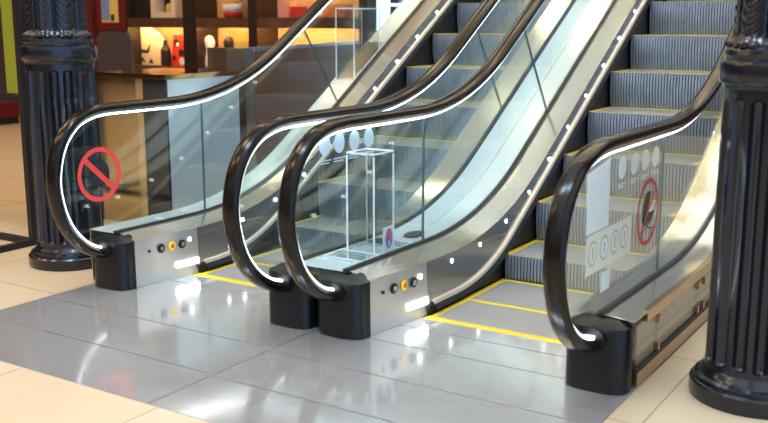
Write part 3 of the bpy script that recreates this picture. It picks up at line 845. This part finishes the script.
def figure(bm): lathe(bm, [(.001, 0), (.07, 0), (.075, .05), (.055, .16), (.045, .22), (.065, .27), (.07, .32), (.045, .38), (.001, .40)], 20)
def soft(o): smooth_angle(o, 50); return o
soft(item('white_figurine', 'white figurine at the left of the middle lit shelf', 'figurine', 'item_white', -4.60, YS + .2, .86, figure))
item('red_box', 'red box on the middle lit shelf behind the wood counter', 'box', 'item_red', -4.44, YS + .24, .86, rbox(.20, .10, .18))
item('orange_board', 'orange board leaning on the back of the middle lit shelf', 'board', 'item_orange', -4.15, YS + .36, .86, rbox(.50, .03, .46))
item('yellow_box', 'yellow box on the middle lit shelf', 'box', 'item_yellow', -3.98, YS + .16, .86, rbox(.24, .12, .34))
soft(item('black_doll', 'black headed doll between the white figurine and the yellow box', 'doll', 'item_black', -4.24, YS + .16, .86, figure))
# right bay
for i, (x, w, h, c, lb) in enumerate(((-3.32, .16, .30, 'item_pink', 'tall pink box at the left of the upper shelf'), (-3.10, .22, .20, 'item_red', 'red box between pink boxes on the upper shelf'), (-2.86, .20, .26, 'item_pink', 'pink box beside the red box, upper shelf'), (-2.55, .26, .24, 'item_orange', 'orange box near the white lit post, upper shelf'))):
    item('gift_box', lb, 'box', c, x, YS + .18, 1.48, rbox(w, .16, h * .62), 'boxes on the upper shelf')
for i, (x, w, h, c, lb) in enumerate(((-3.45, .26, .30, 'item_yellow', 'yellow box at the left of the lit right bay'), (-3.12, .30, .26, 'item_pink', 'pink box in the lit right bay behind the handrail'), (-2.78, .26, .33, 'cream', 'cream box in the lit right bay'), (-2.48, .18, .36, 'item_red', 'red box in the lit right bay behind the clear barrier'))):
    item('gift_box', lb, 'box', c, x, YS + .18, .86, rbox(w, .16, h * .85), 'boxes on the lit lower shelf')
# red framed picture and taupe board, in front of the shelves
t2 = thing('framed_picture', 'red framed picture standing tall beside the lit shelves', 'picture', (-5.55, 5.05, 0))
def bx(*b):
    bm = bmesh.new(); box(bm, *b); return bm
for b in ((-.27, -.20, 0, .05, 1.33, 2.1), (.13, .20, 0, .05, 1.33, 2.1), (-.20, .13, 0, .05, 1.33, 1.42), (-.20, .13, 0, .05, 2.02, 2.1)): obj('frame_bar', bx(*b), 'frame_red', t2)
obj('print', bx(-.20, .13, .02, .03, 1.42, 2.02), 'item_yellow', t2)
obj('print_shape', bx(-.19, -.04, .012, .019, 1.45, 2.0), 'item_blue', t2, label='blue shape in the print'); obj('print_shape', bx(-.02, .03, .012, .019, 1.44, 1.52), 'item_black', t2, label='black shape in the print')
obj('easel_leg', bx(-.22, -.18, .02, .06, 0, 1.33), 'dark_wood', t2); obj('easel_leg', bx(.10, .14, .02, .06, 0, 1.33), 'dark_wood', t2)
t2 = thing('taupe_board', 'dark taupe sign board with cut corners beside the fluted column', 'board', (-4.83, 4.45, 0))
bm = bmesh.new(); pr = [(-.31, 0), (.27, 0), (.27, 1.22), (.20, 1.32), (-.24, 1.32), (-.31, 1.24)]
a_ = [bm.verts.new((x, -.02, z)) for x, z in pr]; b_ = [bm.verts.new((x, .02, z)) for x, z in pr]
bm.faces.new(a_); bm.faces.new(b_[::-1])
for i in range(6): bm.faces.new((a_[i], b_[i], b_[(i + 1) % 6], a_[(i + 1) % 6]))
obj('panel', bm, 'grey_board', t2)
obj('foot', bx(-.28, .24, -.15, .15, 0, .03), 'black_metal', t2)
# shop front posts, wall and bench at the far left
item('shop_post', 'dark red post at the shop front beside the fluted column', 'post', 'maroon', -6.42, 5.5, 0, rbox(.16, .16, 3.2))
item('shop_post', 'broad dark brown post beside the red framed picture', 'post', 'dark_wood', -6.12, 5.62, 0, rbox(.26, .16, 3.2))
t2 = thing('bench', 'red topped bench with black legs far behind the banner stand', 'bench', (-8.15, 5.1, 0))
obj('seat', bx(-.6, .32, -.2, .2, .10, .30), 'frame_red', t2)
for x in (-.5, .22):
    obj('leg', bx(x, x + .10, -.18, .18, 0, .10), 'black_metal', t2)
t2 = thing('light_post', 'white lit post with cross shelves at the edge of the shop', 'post', (-1.90, YS + .1, 0))
obj('post', bx(-.07, .07, -.03, .03, 0, 2.9), 'white_post', t2)
for z in (1.35, 1.60, 1.9): obj('glass_shelf', bx(.07, 1.0, -.02, .2, z, z + .03), 'white_post', t2)
obj('back_board', bx(.07, 1.0, .22, .24, 0, 2.9), 'item_blue', t2)

# ------------------------------------------------------------------ the room
bm = bmesh.new()
FX0, FX1, FY0, FY1 = -12, 9, -9, 9
for (a, b, c, d) in ((FX0, PX0, FY0, FY1), (PX1, FX1, FY0, FY1), (PX0, PX1, FY0, -1.12), (PX0, PX1, 7.4, FY1)):
    v = [bm.verts.new(p) for p in ((a, c, 0), (b, c, 0), (b, d, 0), (a, d, 0))]; bm.faces.new(v)
obj('floor', bm, 'floor', None, kind='structure')
bm = bmesh.new(); box(bm, FX0, -.35, FY0, FY1, 5.5, 5.6); obj('ceiling', bm, 'ceiling', None, kind='structure')
bm = bmesh.new(); box(bm, 2.95, 3.75, FY0, FY1, 5.5, 5.9); obj('ceiling', bm, 'ceiling', None, kind='structure')
bm = bmesh.new(); box(bm, FX0, FX1, 8.9, 9.0, 0, 5.5); obj('wall_back', bm, 'wall_tan', None, kind='structure')
bm = bmesh.new(); box(bm, FX0, FX0 + .1, FY0, 8.9, 0, 5.5); obj('wall_left', bm, 'wall_tan', None, kind='structure')

bm = bmesh.new(); box(bm, -.349, 2.949, 1.4, FY1, 5.5, 5.6); obj('ceiling', bm, 'ceiling_cream', None, kind='structure')
bm = bmesh.new(); box(bm, -.349, 2.949, -1.9, -1.2, 5.5, 5.6); obj('trim_1', bm, 'ceiling', None, kind='structure')  # unseen beam added to carry the cool lights
# ceiling lights
def ceiling_light(x, y, w, d, m, label, group, z=5.5):
    t = thing('ceiling_light', label, 'light', (x, y, z), group)
    bm = bmesh.new()
    for b in ((-w / 2 - .05, w / 2 + .05, -d / 2 - .05, -d / 2), (-w / 2 - .05, w / 2 + .05, d / 2, d / 2 + .05), (-w / 2 - .05, -w / 2, -d / 2, d / 2), (w / 2, w / 2 + .05, -d / 2, d / 2)): box(bm, *b, -.06, 0)
    obj('frame', bm, 'steel_trim', t)
    bm = bmesh.new(); box(bm, -w / 2, w / 2, -d / 2, d / 2, -.04, -.01); obj('diffuser', bm, m, t)
for x in (-8.5, -5.4, -2.2):
    for y in (2.8, 5.0):
        ceiling_light(x, y, .7, .7, 'panel_warm', 'warm square ceiling light over the shop side', 'warm ceiling lights')
for y in (2.2, 3.6, 5.0, 6.4, 7.8):
    for x in (.1, 1.3, 2.5): ceiling_light(x, y, .8, .35, 'panel_warm', 'warm long light in the cream ceiling above the escalators', 'warm lights above the escalators')
for x in (.4, 2.2): ceiling_light(x, -1.55, 1.4, .5, 'panel_added', 'added bright cool light under the beam above the landing', 'added cool lights above the landing')  # unseen lamps added to brighten the columns and landing plates
for x in (-8, -5, -2):
    for y in (-3.6, -.8): ceiling_light(x, y, .8, .8, 'panel_amber', 'warm square ceiling light over the stone floor', 'warm floor lights')

# ------------------------------------------------------------------ world, camera
w = bpy.data.worlds.new('World'); S.world = w; w.use_nodes = True
N, L = w.node_tree.nodes, w.node_tree.links
tc = N.new('ShaderNodeTexCoord'); sx = N.new('ShaderNodeSeparateXYZ'); cr = N.new('ShaderNodeValToRGB')
L.new(tc.outputs['Generated'], sx.inputs['Vector']); L.new(sx.outputs['Z'], cr.inputs['Fac'])
e = cr.color_ramp.elements; e[0].position = 0.0; e[0].color = (.13, .095, .07, 1); e[1].position = .62; e[1].color = (.92, .97, 1.05, 1)
m_ = cr.color_ramp.elements.new(.22); m_.color = (.22, .20, .19, 1)
# daylight-blue hall side: a cooler glow low down in one direction of the surroundings
dt = N.new('ShaderNodeVectorMath'); dt.operation = 'DOT_PRODUCT'; dt.inputs[1].default_value = Vector((.85, -.5, .12)).normalized()
L.new(tc.outputs['Generated'], dt.inputs[0])
r1 = N.new('ShaderNodeMapRange'); r1.interpolation_type = 'SMOOTHSTEP'; r1.inputs['From Min'].default_value = .72; r1.inputs['From Max'].default_value = .97
L.new(dt.outputs['Value'], r1.inputs['Value'])
mx = N.new('ShaderNodeMix'); mx.data_type = 'RGBA'; mx.inputs[7].default_value = (.40, .68, 1.25, 1)
L.new(r1.outputs['Result'], mx.inputs['Factor']); L.new(cr.outputs['Color'], mx.inputs[6])
L.new(mx.outputs[2], N['Background'].inputs['Color']); N['Background'].inputs['Strength'].default_value = 1.25

cam = bpy.data.cameras.new('camera'); co = bpy.data.objects.new('camera', cam); COL.objects.link(co)
co.location = (4.0441, -3.5848, 1.444)
co.rotation_euler = (pi / 2 - .1946, 0, .5687)
cam.sensor_width = 36; cam.lens = 36 * 968.77 / 768
cam.dof.use_dof = True; cam.dof.focus_distance = 5.4; cam.dof.aperture_fstop = 2.4
S.camera = co
S.view_settings.view_transform = 'Standard'; S.view_settings.look = 'None'
S.view_settings.exposure = 0.38; S.view_settings.gamma = 1; S.view_settings.use_curve_mapping = False
